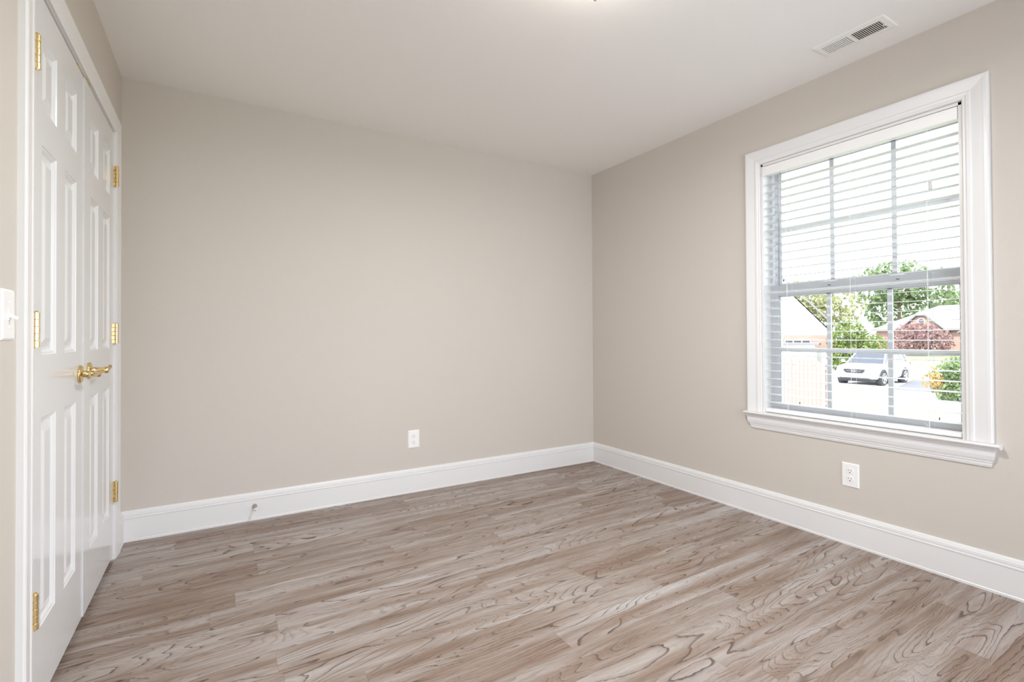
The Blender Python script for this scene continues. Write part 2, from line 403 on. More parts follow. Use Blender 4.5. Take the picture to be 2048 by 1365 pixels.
def hinge_mesh(s, z0, z1, leafw=.014):
    """s = +1 when the door plate lies on the +y side of the knuckle"""
    bm = BM(); n = 5; h = (z1-z0)/n
    for q in range(n):
        r = .0080 if q % 2 == 0 else .0075
        cyl(bm, (.0125, 0, z0+q*h+.0006), (.0125, 0, z0+(q+1)*h-.0006), r, n=14)
        box(bm, -.001, .0125, (-.001 if q % 2 == 0 else .0005) if s > 0 else -.003, .003 if s > 0 else (.001 if q % 2 == 0 else -.0005), z0+q*h+.0006, z0+(q+1)*h-.0006)
    cyl(bm, (.0125, 0, z0-.002), (.0125, 0, z1+.002), .0045, n=10)
    cyl(bm, (.0125, 0, z1+.0015), (.0125, 0, z1+.0045), .0062, .003, n=12)
    for q in range(n):
        sg = s if q % 2 == 0 else -s
        y0, y1 = (0, leafw) if sg > 0 else (-leafw*.55, 0)
        box(bm, -.001, .0035, y0, y1, z0+q*h+.0006, z0+(q+1)*h-.0006)
    return bm
def make_door(name, ypos, width, xoff, hinge_y, sgn, hz, label):
    d = link(name, leaf_mesh(width), M['door']); d.location = (-W+xoff, ypos, 0); struct(d, label)
    for z0, z1 in hz:
        hg = link('hinge', hinge_mesh(sgn, z0, z1), M['brass'], d, smooth=False, bevel=.0006); hg.location = (0, hinge_y-ypos, 0)
    return d
HZ = [(.278, .374), (1.040, 1.136), (1.800, 1.896)]
LW_ = .604
d1 = make_door('door_1', dA+.003, LW_, -.001, dA+.001, 1, HZ, 'near leaf of the white six-panel closet doors')
d2 = make_door('door_2', dA+.003+LW_+.003, LW_, .0025, dB-.001, -1, HZ, 'far leaf of the white six-panel closet doors')
def lever_mesh(sgn):
    bm = BM()
    lathe(bm, [(0, .031), (.003, .0325), (.006, .0325), (.009, .029), (.011, .020), (.013, .0125), (.030, .0115), (.046, .0120), (.050, .013), (.060, .0125), (.063, .009), (.0635, .001)], (0, 0, 0), (1, 0, 0), 28)
    pts = [(.052, 0, 0), (.054, sgn*.02, .001), (.053, sgn*.045, -.001), (.050, sgn*.070, -.002), (.049, sgn*.088, .003), (.052, sgn*.100, .010)]
    tube(bm, pts, [.0095, .0088, .0078, .0074, .0076, .0068], 14)
    return bm
h1 = link('door_handle', lever_mesh(-1), M['brass'], d1, smooth=True); h1.location = (0, LW_-.052, .934)
h2 = link('door_handle', lever_mesh(1), M['brass'], d2, smooth=True); h2.location = (0, .072, .940)
for d_, y in ((d1, LW_-.058), (d2, .058)):
    bm = BM(); box(bm, -.024, -.0005, y-.033, y+.033, DZ1-.001, DZ1+.0095); cyl(bm, (-.011, y-.012, DZ1+.008), (-.011, y+.012, DZ1+.008), .006, n=12)
    box(bm, -.002, .0008, y-.030, y+.030, DZ1+.001, DZ1+.0095)
    link('door_catch', bm, M['brass'], d_)

# ------------------------------------------------------------------ light switch
def plate_mesh(w, h, t=.0055):
    bm = BM()
    a, b = w/2, h/2
    rings(bm, [[(-a, 0, -b), (a, 0, -b), (a, 0, b), (-a, 0, b)], [(-a, -t*.35, -b), (a, -t*.35, -b), (a, -t*.35, b), (-a, -t*.35, b)],
               [(-a+.0045, -t, -b+.0045), (a-.0045, -t, -b+.0045), (a-.0045, -t, b-.0045), (-a+.0045, -t, b-.0045)]])
    return bm
sw = tag(empty('light_switch', (-W, -1.6285, 1.1225), PI/2), 'white toggle light switch on the wall left of the closet doors', 'light switch')
link('plate', plate_mesh(.080, .122), M['plastic'], sw)
bm = BM(); box(bm, -.0055, .0055, -.0070, -.0045, -.0125, .0125); link('toggle_collar', bm, M['plastic'], sw)
bm = BM(); rings(bm, [[(-.005, -.005, -.006), (.005, -.005, -.006), (.005, -.005, .005), (-.005, -.005, .005)], [(-.0035, -.021, -.0125), (.0035, -.021, -.0125), (.0035, -.0225, -.0065), (-.0035, -.0225, -.0065)]])
link('toggle', bm, M['plastic'], sw, bevel=.001)
for z in (.030, -.030):
    bm = BM(); lathe(bm, [(0, .0036), (.0010, .0034), (.0016, .002)], (0, -.0053, z), (0, -1, 0), 14); link('screw', bm, M['plastic'], sw)

# ------------------------------------------------------------------ outlets
def outlet(loc, rz, label):
    t = tag(empty('wall_outlet', loc, rz), label, 'outlet', 'duplex wall outlets')
    link('plate', plate_mesh(.080, .121), M['plastic'], t)
    for zc in (.0205, -.0205):
        bm = BM(); pts = []
        for i in range(28):
            a = 2*PI*i/28; pts.append((.0172*math.cos(a), max(-.0140, min(.0140, .0172*math.sin(a)))))
        rings(bm, [[(x, -.0050, zc+z) for x, z in pts], [(x, -.0068, zc+z) for x, z in pts], [(x*.95, -.0074, zc+z*.95) for x, z in pts]])
        rc = link('receptacle', bm, M['plastic'], t)
        bm = BM(); box(bm, -.0075, -.0055, -.0078, -.0070, zc+.001, zc+.009); box(bm, .0052, .0072, -.0078, -.0070, zc+.002, zc+.0085)
        cyl(bm, (0, -.0070, zc-.0065), (0, -.0078, zc-.0065), .0027, n=12)
        link('slots', bm, M['dark'], rc)
        # thin shadow gap ring around each receptacle
    bm = BM(); lathe(bm, [(0, .0026), (.0012, .0022), (.0015, .001)], (0, -.0053, 0), (0, -1, 0), 12); link('screw', bm, M['plastic'], t)
outlet((-1.5935, 0, .3620), 0, 'white duplex outlet low on the plain back wall')
outlet((0, -1.9975, .3525), -PI/2, 'white duplex outlet low on the wall beneath the window')

# ------------------------------------------------------------------ door stopper on the back baseboard
ds = tag(empty('door_stopper', (-2.562, -.0140, .083)), 'small metal door stopper with a white rubber tip, on the back baseboard', 'door stopper')
bm = BM(); lathe(bm, [(0, .0125), (.004, .0130), (.006, .0118), (.020, .0065), (.024, .0050), (.048, .0045), (.050, .0045)], (0, 0, 0), (0, -1, -.08), 22); link('base', bm, M['steel'], ds, smooth=True)
bm = BM(); lathe(bm, [(.048, .0050), (.051, .0075), (.060, .0078), (.064, .0065), (.065, .002)], (0, 0, 0), (0, -1, -.08), 18); link('rubber_tip', bm, M['rubber'], ds, smooth=True)
bm = BM(); lathe(bm, [(.0648, .0018), (.0656, .0016)], (0, 0, 0), (0, -1, -.08), 10); link('screw', bm, M['dark'], ds)

# ------------------------------------------------------------------ ceiling register
vx0, vx1, vy0, vy1 = -.3045, -.1605, -2.2860, -1.9890
gx0, gx1, gy0, gy1 = -.2735, -.1870, -2.2600, -2.0130
gm = -2.1350
rg = tag(empty('ceiling_vent', ((vx0+vx1)/2, (vy0+vy1)/2, H)), 'white louvered air vent in the ceiling by the window wall', 'vent')
ox, oy = rg.location.x, rg.location.y
def zb(bm, x0, x1, y0, y1, z0, z1, mi=0): box(bm, x0-ox, x1-ox, y0-oy, y1-oy, z0, z1, mi)
bm = BM()
def quadring(bm, o, i, zo, zi):
    a = [bm.verts.new((x-ox, y-oy, zo)) for x, y in ((o[0], o[2]), (o[1], o[2]), (o[1], o[3]), (o[0], o[3]))]
    b = [bm.verts.new((x-ox, y-oy, zi)) for x, y in ((i[0], i[2]), (i[1], i[2]), (i[1], i[3]), (i[0], i[3]))]
    for q in range(4): bm.faces.new((a[q], a[(q+1) % 4], b[(q+1) % 4], b[q]))
e = .004
quadring(bm, (vx0, vx1, vy0, vy1), (vx0, vx1, vy0, vy1), 0, -.0015)
quadring(bm, (vx0, vx1, vy0, vy1), (vx0+e, vx1-e, vy0+e, vy1-e), -.0015, -.0055)
quadring(bm, (vx0+e, vx1-e, vy0+e, vy1-e), (gx0-.002, gx1+.002, gy0-.002, gy1+.002), -.0055, -.0075)
quadring(bm, (gx0-.002, gx1+.002, gy0-.002, gy1+.002), (gx0, gx1, gy0, gy1), -.0075, -.0060)
quadring(bm, (gx0, gx1, gy0, gy1), (gx0, gx1, gy0, gy1), -.0060, -.0008)
zb(bm, gx0, gx1, gm-.005, gm+.005, -.0072, -.0010)
link('frame', bm, M['register'], rg)
bm = BM(); zb(bm, gx0, gx1, gy0, gy1, -.0010, -.0003); link('damper', bm, M['duct'], rg)  # flat plate coloured dark in place of the shade inside the duct
bm = BM()
def louver(yc, tilt):
    L = .0046; c, s = math.cos(tilt), math.sin(tilt); th = .0007
    pr_ = [(-L/2, -th/2), (L/2, -th/2), (L/2, th/2), (-L/2, th/2)]
    pts = [(a*c-b*s, a*s+b*c) for a, b in pr_]
    rings(bm, [[(gx0-ox, yc-oy+p, -.0040+q) for p, q in pts], [(gx1-ox, yc-oy+p, -.0040+q) for p, q in pts]])
n = 14
for i in range(n): louver(gm+.005+(gy1-gm-.005)*(i+.5)/n, -.42)
n = 15
for i in range(n): louver(gy0+(gm-.005-gy0)*(i+.5)/n, .42)
link('louvers', bm, M['register'], rg)
bm = BM(); zb(bm, -.2330, -.2270, gy0-.012, gy0+.004, -.0120, -.0070); zb(bm, -.2310, -.2290, gy0-.006, gy0-.002, -.016, -.011); link('lever', bm, M['register'], rg)
for y in (vy1-.012, vy0+.012):
    bm = BM(); lathe(bm, [(0, .003), (.0012, .0026), (.0016, .001)], ((vx0+vx1)/2-ox, y-oy, -.0068), (0, 0, -1), 10); link('screw', bm, M['register'], rg)

# ------------------------------------------------------------------ semi-flush ceiling light, just above the frame (only its finial tip dips in)
cl = tag(empty('ceiling_light', (-1.6290, -1.9620, H)), 'semi-flush glass bowl ceiling light, its finial at the top edge', 'ceiling light')
bm = BM(); lathe(bm, [(0, .062), (-.012, .062), (-.022, .040), (-.026, .010), (-.095, .008)], (0, 0, 0), (0, 0, 1), 28); link('canopy', bm, M['lampmetal'], cl, smooth=True)
bm = BM(); lathe(bm, [(-.070, .125), (-.095, .120), (-.122, .092), (-.148, .050), (-.162, .018), (-.164, .006)], (0, 0, 0), (0, 0, 1), 40)
glm, gnt, gb = new_mat('lit_opal_glass'); gb.inputs['Base Color'].default_value = srgb(250, 246, 238); gb.inputs['Emission Color'].default_value = (1, .96, .91, 1); gb.inputs['Emission Strength'].default_value = 9.0
link('lamp_shade', bm, glm, cl, smooth=True)
bm = BM(); lathe(bm, [(-.162, .011), (-.172, .012), (-.180, .007), (-.196, .008), (-.208, .009), (-.2135, .006), (-.215, .001)], (0, 0, 0), (0, 0, 1), 20); link('finial', bm, M['lampmetal'], cl, smooth=True)
la = area('lamp_light', (-1.6290, -1.9620, H-.175), (0, 0, -1), .20, .20, LAMP, (.97, .985, 1.0), shape='DISK')

# ------------------------------------------------------------------ window casing, stool, apron
fnw = lambda a, v, z: (-v, -a, z)      # a runs along -y
bm = BM(); casing(bm, -wyl-.003, -wyr+.003, .612, 2.072, fnw, .088, .084)
win = struct(link('trim_3', bm, M['trim']), 'white moulded casing around the window')
bm = BM()
SP = [(.0, .590), (.0, .6115), (-.040, .6115), (-.0435, .6100), (-.045, .606), (-.0435, .602), (-.040, .600), (-.033, .600), (-.033, .5965), (-.030, .5945), (-.027, .590)]
prism(bm, [(p, q) for p, q in SP], lambda p, q, t: (p, t, q), -1.4335, -2.5655)
box(bm, 0, .062, wyr, wyl, .592, .6115)
struct(link('trim_4', bm, M['trim'], bevel=.001), 'white window stool with rounded front edge')
AP = [(.027, .592), (.027, .586), (.0225, .583), (.0215, .577), (.0205, .575), (.0200, .560), (.0165, .545), (.0125, .536), (.0125, .532), (.0100, .528), (.0095, .519), (.0075, .5165), (.0070, .5125)]
bm = BM()
ya, yb = -1.4620, -2.5300
ring = lambda yy, sg: [(-v if k_ else 0, yy + sg*(v*.95), z) for v, z in AP for k_ in (1,)]
A_ = [(-v, ya+(v-.007)*1.35, z) for v, z in AP]; B_ = [(-v, yb-(v-.007)*1.0, z) for v, z in AP]
Aw = [(0, ya+(v-.007)*1.35, z) for v, z in AP]; Bw = [(0, yb-(v-.007)*1.0, z) for v, z in AP]
R_ = [[bm.verts.new(p) for p in r] for r in (Aw, A_, B_, Bw)]
for a, b in zip(R_, R_[1:]):
    for i in range(len(AP)-1): bm.faces.new((a[i], a[i+1], b[i+1], b[i]))
bm.faces.new([r[0] for r in R_]); bm.faces.new([r[-1] for r in R_])
struct(link('trim_5', bm, M['trim']), 'white moulded apron under the window stool')

# ------------------------------------------------------------------ double-hung window
wn = struct(empty('window_1', (.07, (wyl+wyr)/2, .605)), 'white double-hung window with three-over-two grilles')
wx, wyc, wzc = .07, (wyl+wyr)/2, .605
def wb(bm, x0, x1, y0, y1, z0, z1): box(bm, x0-wx, x1-wx, min(y0, y1)-wyc, max(y0, y1)-wyc, z0-wzc, z1-wzc)
bm = BM()   # jamb liner
wb(bm, .0, .19, wyl-.0005, wyl-.012, .605, 2.068); wb(bm, .0, .19, wyr+.0005, wyr+.012, .605, 2.068); wb(bm, .0, .19, wyl, wyr, 2.056, 2.068); wb(bm, .062, .19, wyl, wyr, .605, .618)
link('jamb_lining', bm, M['trim'], wn)
bm = BM()
wb(bm, .066, .15, wyl-.012, wyl-.030, .618, 2.056); wb(bm, .066, .15, wyr+.012, wyr+.020, .618, 2.056); wb(bm, .066, .15, wyl-.012, wyr+.012, 2.048, 2.0565); wb(bm, .066, .15, wyl-.012, wyr+.012, .618, .630)
wb(bm, .096, .104, wyl-.030, wyl-.036, .63, 2.04); 
link('window_frame', bm, M['vinyl'], wn)
def sash(x0, x1, yl, yr, z0, z1, gl, gr, gz0, gz1, muntx, name, zc=None):
    bm = BM()
    wb(bm, x0, x1, yl, gl, z0, z1); wb(bm, x0, x1, gr, yr, z0, z1); wb(bm, x0, x1, gl, gr, z0, gz0); wb(bm, x0, x1, gl, gr, gz1, z1)
    e = .007   # glazing bead
    wb(bm, x0+.008, x1-.008, gl, gl-e, gz0, gz1); wb(bm, x0+.008, x1-.008, gr+e, gr, gz0, gz1); wb(bm, x0+.008, x1-.008, gl, gr, gz0, gz0+e); wb(bm, x0+.008, x1-.008, gl, gr, gz1-e, gz1)
    s = link(name, bm, M['vinyl'], wn, bevel=.0015)
    xm = (x0+x1)/2
    bm = BM(); wb(bm, xm-.002, xm+.002, gl, gr, gz0, gz1); link('pane', bm, M['glass'], s)
    bm = BM()
    for y in muntx: wb(bm, xm-.006, xm+.006, y+.0105, y-.0105, gz0, gz1)
    zc = zc or (gz0+gz1)/2; wb(bm, xm-.0055, xm+.0055, gl, gr, zc-.0105, zc+.0105)
    link('muntins', bm, M['vinyl'], s)
    return s
s_lo = sash(.068, .096, -1.552, -2.440, .630, 1.352, -1.592, -2.418, .664, 1.292, (-1.8640, -2.1460), 'lower_sash')
s_up = sash(.106, .134, -1.552, -2.440, 1.315, 2.049, -1.580, -2.430, 1.362, 2.026, (-1.8670, -2.1540), 'upper_sash', 1.679)
for y in (-1.8680, -2.1790):
    bm = BM(); wb(bm, .062, .070, y+.016, y-.028, 1.3245, 1.3295); wb(bm, .070, .096, y+.03, y-.03, 1.352, 1.358); lk = link('sash_latch', bm, M['vinyl'], s_lo)
    bm = BM(); wb(bm, .0660, .0670, y+.002, y-.012, 1.3295, 1.3330); link('latch_slot', bm, M['dark'], lk)
for y, in ((-1.705,), (-2.335,)):
    bm = BM(); wb(bm, .074, .078, y+.0015, y-.0015, .662, .684); link('vent_latch', bm, M['dark'], s_lo)

# ------------------------------------------------------------------ window blind
bl = tag(empty('window_blind', (.03, (wyl+wyr)/2, .63)), 'white two-inch slatted blind lowered over the window, slats open', 'blind')
bx, byc, bz = .03, (wyl+wyr)/2, .63
def bb(bm, x0, x1, y0, y1, z0, z1): box(bm, x0-bx, x1-bx, min(y0, y1)-byc, max(y0, y1)-byc, z0-bz, z1-bz)
YL, YR = -1.5470, -2.4340
bm = BM(); bb(bm, -.007, .001, -1.5475, -2.4365, 2.0000, 2.0510); bb(bm, .001, .012, -1.5475, -1.5545, 2.0000, 2.0510); bb(bm, .001, .012, -2.4295, -2.4365, 2.0000, 2.0510)
bb(bm, -.0085, .001, -1.5475, -2.4365, 1.9960, 2.0005)
link('valance', bm, M['plastic'], bl, bevel=.0015)
bm = BM(); bb(bm, .014, .058, -1.548, -2.435, 2.006, 2.046); link('headrail', bm, M['plastic'], bl)
bm = BM()
SX0, SX1 = .010, .060
rnd = random.Random(4)
for k_ in range(29):
    zc = .6735+.0455*k_
    tilt = .035 + (.0) ; sag = 0
    if k_ == 22: tilt = -.05
    rs = []
    for t_ in range(9):
        f = t_/8; y = YL+(YR-YL)*f; dz = sag + (-.0012*math.sin(PI*f))
        pts = []
        for q in range(7):
            g = q/6; x = SX0+(SX1-SX0)*g; zz = zc+dz+.0012*(1-(2*g-1)**2)+(g-.5)*.05*tilt
            pts.append((x-bx, y-byc, zz-bz+.0008))
        for q in range(6, -1, -1):
            g = q/6; x = SX0+(SX1-SX0)*g; zz = zc+dz+.0012*(1-(2*g-1)**2)+(g-.5)*.05*tilt
            pts.append((x-bx, y-byc, zz-bz-.0008))
        rs.append(pts)
    rings(bm, rs)
link('slats', bm, M['slat'], bl)
bm = BM(); prism(bm, [(.006, .620), (.006, .632), (.012, .6365), (.054, .6365), (.060, .632), (.060, .620), (.056, .6145), (.010, .6145)], lambda p, q, t: (p-bx, t-byc, q-bz), YL, YR)
link('bottom_rail', bm, M['plastic'], bl, bevel=.001)
bm = BM(); bb(bm, .014, .056, YR-.0003, YR-.004, .6175, .6335); link('rail_end_cap', bm, simple('rail_cap', srgb(150, 110, 104), .5), bl)
for y in (-1.676, -2.002, -2.322):
    bm = BM()
    for x in (.0085, .0612): tube(bm, [(x-bx, y-byc, .634-bz), (x-bx, y-byc, 2.006-bz)], .0007, 5)
    for k_ in range(29):
        z = .6720+.0455*k_-bz-.0022
        bmt = [(.0085-bx, y-byc, z), (.0612-bx, y-byc, z)]; tube(bm, bmt, .0006, 4)
    link('ladder_cord', bm, M['plastic'], bl)
    bm = BM(); tube(bm, [(.035-bx, y+.012-byc, .634-bz), (.035-bx, y+.012-byc, 2.006-bz)], .0008, 5); link('lift_cord', bm, M['plastic'], bl)
bm = BM(); cyl(bm, (-.006-bx, -1.6425-byc, 1.368-bz), (-.006-bx, -1.646-byc, 1.985-bz), .0042, .0040, n=8); cyl(bm, (-.006-bx, -1.6425-byc, 1.345-bz), (-.006-bx, -1.6425-byc, 1.368-bz), .0050, .0046, n=8)
tube(bm, [(-.006-bx, -1.646-byc, 1.983-bz), (.000-bx, -1.646-byc, 1.992-bz), (.010-bx, -1.646-byc, 2.000-bz)], .0015, 6)
link('tilt_wand', bm, M['wand'], bl)
bm = BM(); yq = -2.337
tube(bm, [(.002-bx, -2.329-byc, 2.0-bz), (.001-bx, -2.332-byc, 1.88-bz), (.0-bx, yq-byc, 1.752-bz)], .0007, 5); link('pull_cord', bm, M['plastic'], bl)
bm = BM(); lathe(bm, [(0, .0035), (-.002, .0062), (-.030, .0078), (-.036, .0080), (-.038, .006)], (0-bx, yq-byc, 1.752-bz), (0, .06, 1), 12); link('cord_tassel', bm, simple('cord_tassel_plastic', srgb(206, 204, 202), .4), bl)
bm = BM(); yk = -2.306
tube(bm, [(.006-bx, yk-byc, .66-bz), (.002-bx, yk-.010-byc, .652-bz), (-.002-bx, yk-.004-byc, .640-bz), (-.003-bx, yk+.010-byc, .645-bz), (-.003-bx, yk-.012-byc, .634-bz), (-.004-bx, yk-.022-byc, .628-bz)], .0009, 5); link('knotted_cord', bm, M['plastic'], bl)

# ------------------------------------------------------------------ outside: ground
def gz(x): return -1.4 if x < 30 else (-1.4+.65*min(1, (x-30)/20))
bm = BM()
xs_ = [.25, 10, 20, 28, 30, 34, 38, 42, 46, 50, 80, 160]
rows_ = [[bm.verts.new((x, y, gz(x)-.02)) for y in (-60, -20, 0, 20, 60, 120)] for x in xs_]
for a, b in zip(rows_, rows_[1:]):
    for i in range(5): bm.faces.new((a[i], b[i], b[i+1], a[i+1]))
struct(link('lawn', bm, M['grass']), 'sunlit front lawn outside the window')
def patch(name, poly, mat, label, lift=.0):
    bm = BM(); vs = [bm.verts.new((x, y, gz(x)+lift)) for x, y in poly]
    lo = [bm.verts.new((x, y, gz(x)-.06)) for x, y in poly]
    bm.faces.new(vs)
    for i in range(len(poly)): bm.faces.new((vs[i], vs[(i+1) % len(poly)], lo[(i+1) % len(poly)], lo[i]))
    return struct(link(name, bm, mat), label)
patch('driveway', [(22.5, 4.9), (22.8, 11.5), (29.9, 12.5), (29.9, 4.9)], M['concrete'], 'pale concrete driveway under the car', .004)
patch('footpath', [(17.3, 2.0), (17.9, 5.2), (19.6, 6.5), (22.6, 6.2), (21.0, 4.6), (19.5, 2.0)], M['concrete'], 'curving pale concrete footpath across the lawn', .006)
patch('tree_shade_patch', [(22.9, -6), (22.9, 6.9), (29.9, 8.6), (29.9, -6)], M['shade_vent_grey'], 'grey ground beside the car, coloured for tree shade', .012)  # tree shade on the ground, put in as a grey surface
bm = BM()
for a, b in ((30.2, 36.0),):
    vs = [bm.verts.new((x, y, gz(x)+.0)) for x in (30.2, 33.0, 36.0) for y in (-30, 14.5)]
    for i in (0, 2): bm.faces.new((vs[i], vs[i+1], vs[i+3], vs[i+2]))
struct(link('far_driveway', bm, M['concrete']), 'pale paving beyond the car')

# ------------------------------------------------------------------ wooden fence
FA, FB = Vector((13.30, 7.60)), Vector((12.85, 4.60))
fdir = (FB-FA); flen = fdir.length; fdir.normalize()
fn = tag(empty('wooden_fence', (FA.x, FA.y, -1.4), math.atan2(fdir.y, fdir.x)), 'wooden privacy fence with arched top, beyond the left of the window', 'fence')
bm = BM(); nb = 22; bwid = flen/nb
for i in range(nb):
    x0 = i*bwid; f = (x0+bwid/2)/flen; c = max(0, 1-((f-.62)/.40)**2)
    top = 1.56 + .17*math.sqrt(c)
    box(bm, x0+.003, x0+bwid-.003, -.010, .010, .03, top)
link('boards', bm, M['fence'], fn)
bm = BM()
for z in (.35, .95, 1.40): box(bm, 0, flen, .010, .048, z, z+.09)
link('rails', bm, M['fence'], fn)
for x in (.04, flen/2, flen-.04):
    bm = BM(); box(bm, x-.045, x+.045, .048, .138, 0, 1.5); link('post', bm, M['fence'], fn)

# ------------------------------------------------------------------ car
def wheel(parent, x, y, side):
    bm = BM(); r = .36
    lathe(bm, [(-.11, .25), (-.11, .33), (-.085, r), (.085, r), (.11, .33), (.11, .25)], (0, 0, 0), (0, 1, 0), 32)
    w_ = link('wheel', bm, M['tyre'], parent, smooth=False); w_.location = (x, y, r)
    bm = BM(); sg = side
    lathe(bm, [(0, .250), (.012, .245), (.004, .22), (.004, .20)], (0, sg*.105, 0), (0, sg, 0), 32)
    lathe(bm, [(0, .07), (.02, .065), (.03, .04)], (0, sg*.10, 0), (0, sg, 0), 16)
    for q in range(5):
        a = q*2*PI/5+.3; mt_ = Matrix.Rotation(a, 4, 'Y')
        box(bm, -.028, .028, min(sg*.098, sg*.122), max(sg*.098, sg*.122), .04, .235, mtx=mt_)
    link('rim', bm, M['alloy'], w_)
car = tag(empty('car', (25.85, 8.83, -1.396), math.radians(183)), 'white SUV seen through the window, parked beyond the lawn with its grille to the left', 'car')
def sect(x, zb_, zt, w, wt, zm):
    """body section: sill, widest, shoulder, top"""
    P = [(-w*.90, zb_), (-w*.985, zb_+.12), (-w, zm-.12), (-w*.97, zm), (-wt, zt-.02), (-wt*.9, zt), (wt*.9, zt), (wt, zt-.02), (w*.97, zm), (w, zm-.12), (w*.985, zb_+.12), (w*.90, zb_)]
    return [(x, y, z) for y, z in P]
bm = BM()
rings(bm, [sect(-2.28, .45, .95, .80, .72, .85), sect(-2.20, .36, 1.04, .88, .80, .93), sect(-1.9, .34, 1.08, .915, .85, .97), sect(-1.2, .30, 1.07, .925, .88, .97), sect(0, .28, 1.04, .925, .88, .95),
           sect(.85, .28, 1.03, .92, .87, .93), sect(1.35, .30, 1.01, .915, .83, .91), sect(1.85, .31, .95, .89, .78, .86), sect(2.12, .33, .86, .83, .70, .79), sect(2.24, .37, .76, .74, .62, .70)])
body = link('body', bm, M['carwhite'], car, bevel=.03)
for p in body.data.polygons: p.use_smooth = True
def cab(x, zt, w):
    return [(x, -w, zt), (x, w, zt)]
bm = BM()   # greenhouse glass
bot = [(-2.12, .80), (-1.6, .86), (.2, .87), (.98, .80)]; top = [(-1.72, .60), (-1.3, .64), (.0, .66), (.22, .62)]
b0 = [bm.verts.new((x, s*w, 1.02)) for s in (1,) for x, w in bot] + [bm.verts.new((x, -w, 1.02)) for x, w in bot[::-1]]
t0 = [bm.verts.new((x, w, 1.60)) for x, w in top] + [bm.verts.new((x, -w, 1.60)) for x, w in top[::-1]]
for i in range(8): bm.faces.new((b0[i], b0[(i+1) % 8], t0[(i+1) % 8], t0[i]))
bm.faces.new(t0)
link('windows', bm, M['carglass'], car)
bm = BM(); rings(bm, [[(-1.88, s*.58, 1.585) for s in (-1, 1)]+[(-1.88, .56, 1.62), (-1.88, -.56, 1.62)], [(-1.3, -.655, 1.60), (-1.3, .655, 1.60), (-1.3, .58, 1.68), (-1.3, -.58, 1.68)], [(-.2, -.67, 1.60), (-.2, .67, 1.60), (-.2, .60, 1.69), (-.2, -.60, 1.69)], [(.26, -.63, 1.585), (.26, .63, 1.585), (.24, .58, 1.625), (.24, -.58, 1.625)]])
for s in (-1, 1):
    for (xa, wa), (xb, wb_), r in (((1.0, .81), (.24, .63), .035), ((-.35, .865), (-.35, .66), .03), ((-1.25, .865), (-1.15, .65), .04), ((-2.10, .80), (-1.72, .61), .05)):
        tube(bm, [(xa, s*wa, 1.02), (xb, s*wb_, 1.60)], r, 6)
link('roof', bm, M['carwhite'], car)
for s in (-1, 1):
    bm = BM(); tube(bm, [(-1.5, s*.60, 1.70), (-1.2, s*.61, 1.73), (-.2, s*.62, 1.73), (.1, s*.60, 1.69)], .018, 6)
    link('roof_rail', bm, M['cardark'], car)
bm = BM(); rings(bm, [[(2.235, y, z) for y, z in ((-.36, .60), (-.47, .72), (-.44, .80), (.44, .80), (.47, .72), (.36, .60))], [(2.275, y*.93, z) for y, z in ((-.36, .61), (-.47, .72), (-.44, .785), (.44, .785), (.47, .72), (.36, .61))]])
gr_ = link('grille', bm, M['cardark'], car)
bm = BM(); pts = [(2.284, .085*math.cos(a), .705+.045*math.sin(a)) for a in [2*PI*i/20 for i in range(21)]]
for a, b in zip(pts, pts[1:]): cyl(bm, a, b, .009, n=6)
box(bm, 2.276, 2.288, -.30, .30, .700, .712)
link('emblem', bm, M['chrome'], gr_)
for s in (-1, 1):
    bm = BM(); rings(bm, [[(2.20, s*.50, .70), (2.20, s*.52, .82), (1.98, s*.80, .87), (2.00, s*.83, .76)], [(2.245, s*.50, .71), (2.235, s*.52, .81), (2.03, s*.81, .86), (2.04, s*.845, .77)]]); link('headlight', bm, M['lens'], car)
    bm = BM(); rings(bm, [[(1.02, s*.90, 1.05), (1.02, s*1.06, 1.05), (1.02, s*1.06, 1.20), (1.02, s*.94, 1.20)], [(.88, s*.90, 1.06), (.88, s*1.07, 1.06), (.88, s*1.07, 1.19), (.88, s*.94, 1.19)]]); link('wing_mirror', bm, M['carwhite'], car, bevel=.02)
    bm = BM(); cyl(bm, (2.16, s*.62, .50), (2.225, s*.62, .50), .055, n=12); link('fog_lamp', bm, M['cardark'], car)
    bm = BM(); box(bm, -2.26, -2.05, min(s*.72, s*.86), max(s*.72, s*.86), .86, 1.0); link('tail_light', bm, simple('tail_lens', srgb(170, 60, 56), .2), car)
    for xc in (1.38, -1.27):
        bm = BM(); pr_ = []
        for q in range(13):
            a = PI*q/12; pr_.append((xc+.43*math.cos(a), .36+.43*math.sin(a)))
        for q in range(12, -1, -1):
            a = PI*q/12; pr_.append((xc+.385*math.cos(a), .36+.385*math.sin(a)))
        rings(bm, [[(x, s*.905, z) for x, z in pr_], [(x, s*.938, z) for x, z in pr_]])
        cyl(bm, (xc, s*.70, .36), (xc, s*.932, .36), .385, n=28)
        link('wheel_arch', bm, M['cardark'], car)
    wheel(car, 1.38, s*.845, s); wheel(car, -1.27, s*.845, s)
bm = BM(); rings(bm, [[(2.17, y, z) for y, z in ((-.70, .30), (-.62, .50), (.62, .50), (.70, .30))], [(2.235, y*.95, z) for y, z in ((-.70, .31), (-.60, .47), (.60, .47), (.70, .31))]])
box(bm, -2.2, 2.1, -.78, .78, .20, .33)
link('lower_bumper', bm, M['cardark'], car)

# ------------------------------------------------------------------ houses
def gable_roof(bm, x0, x1, y0, y1, ze, zr, over=.35, th=.12, mi=0):
    """ridge along y"""
    xm = (x0+x1)/2
    P = [(x0-over, ze), (xm, zr), (x1+over, ze), (x1+over, ze-th), (xm, zr-th), (x0-over, ze-th)]
    rings(bm, [[(x, y0-over, z) for x, z in P], [(x, y1+over, z) for x, z in P]], mi=mi)
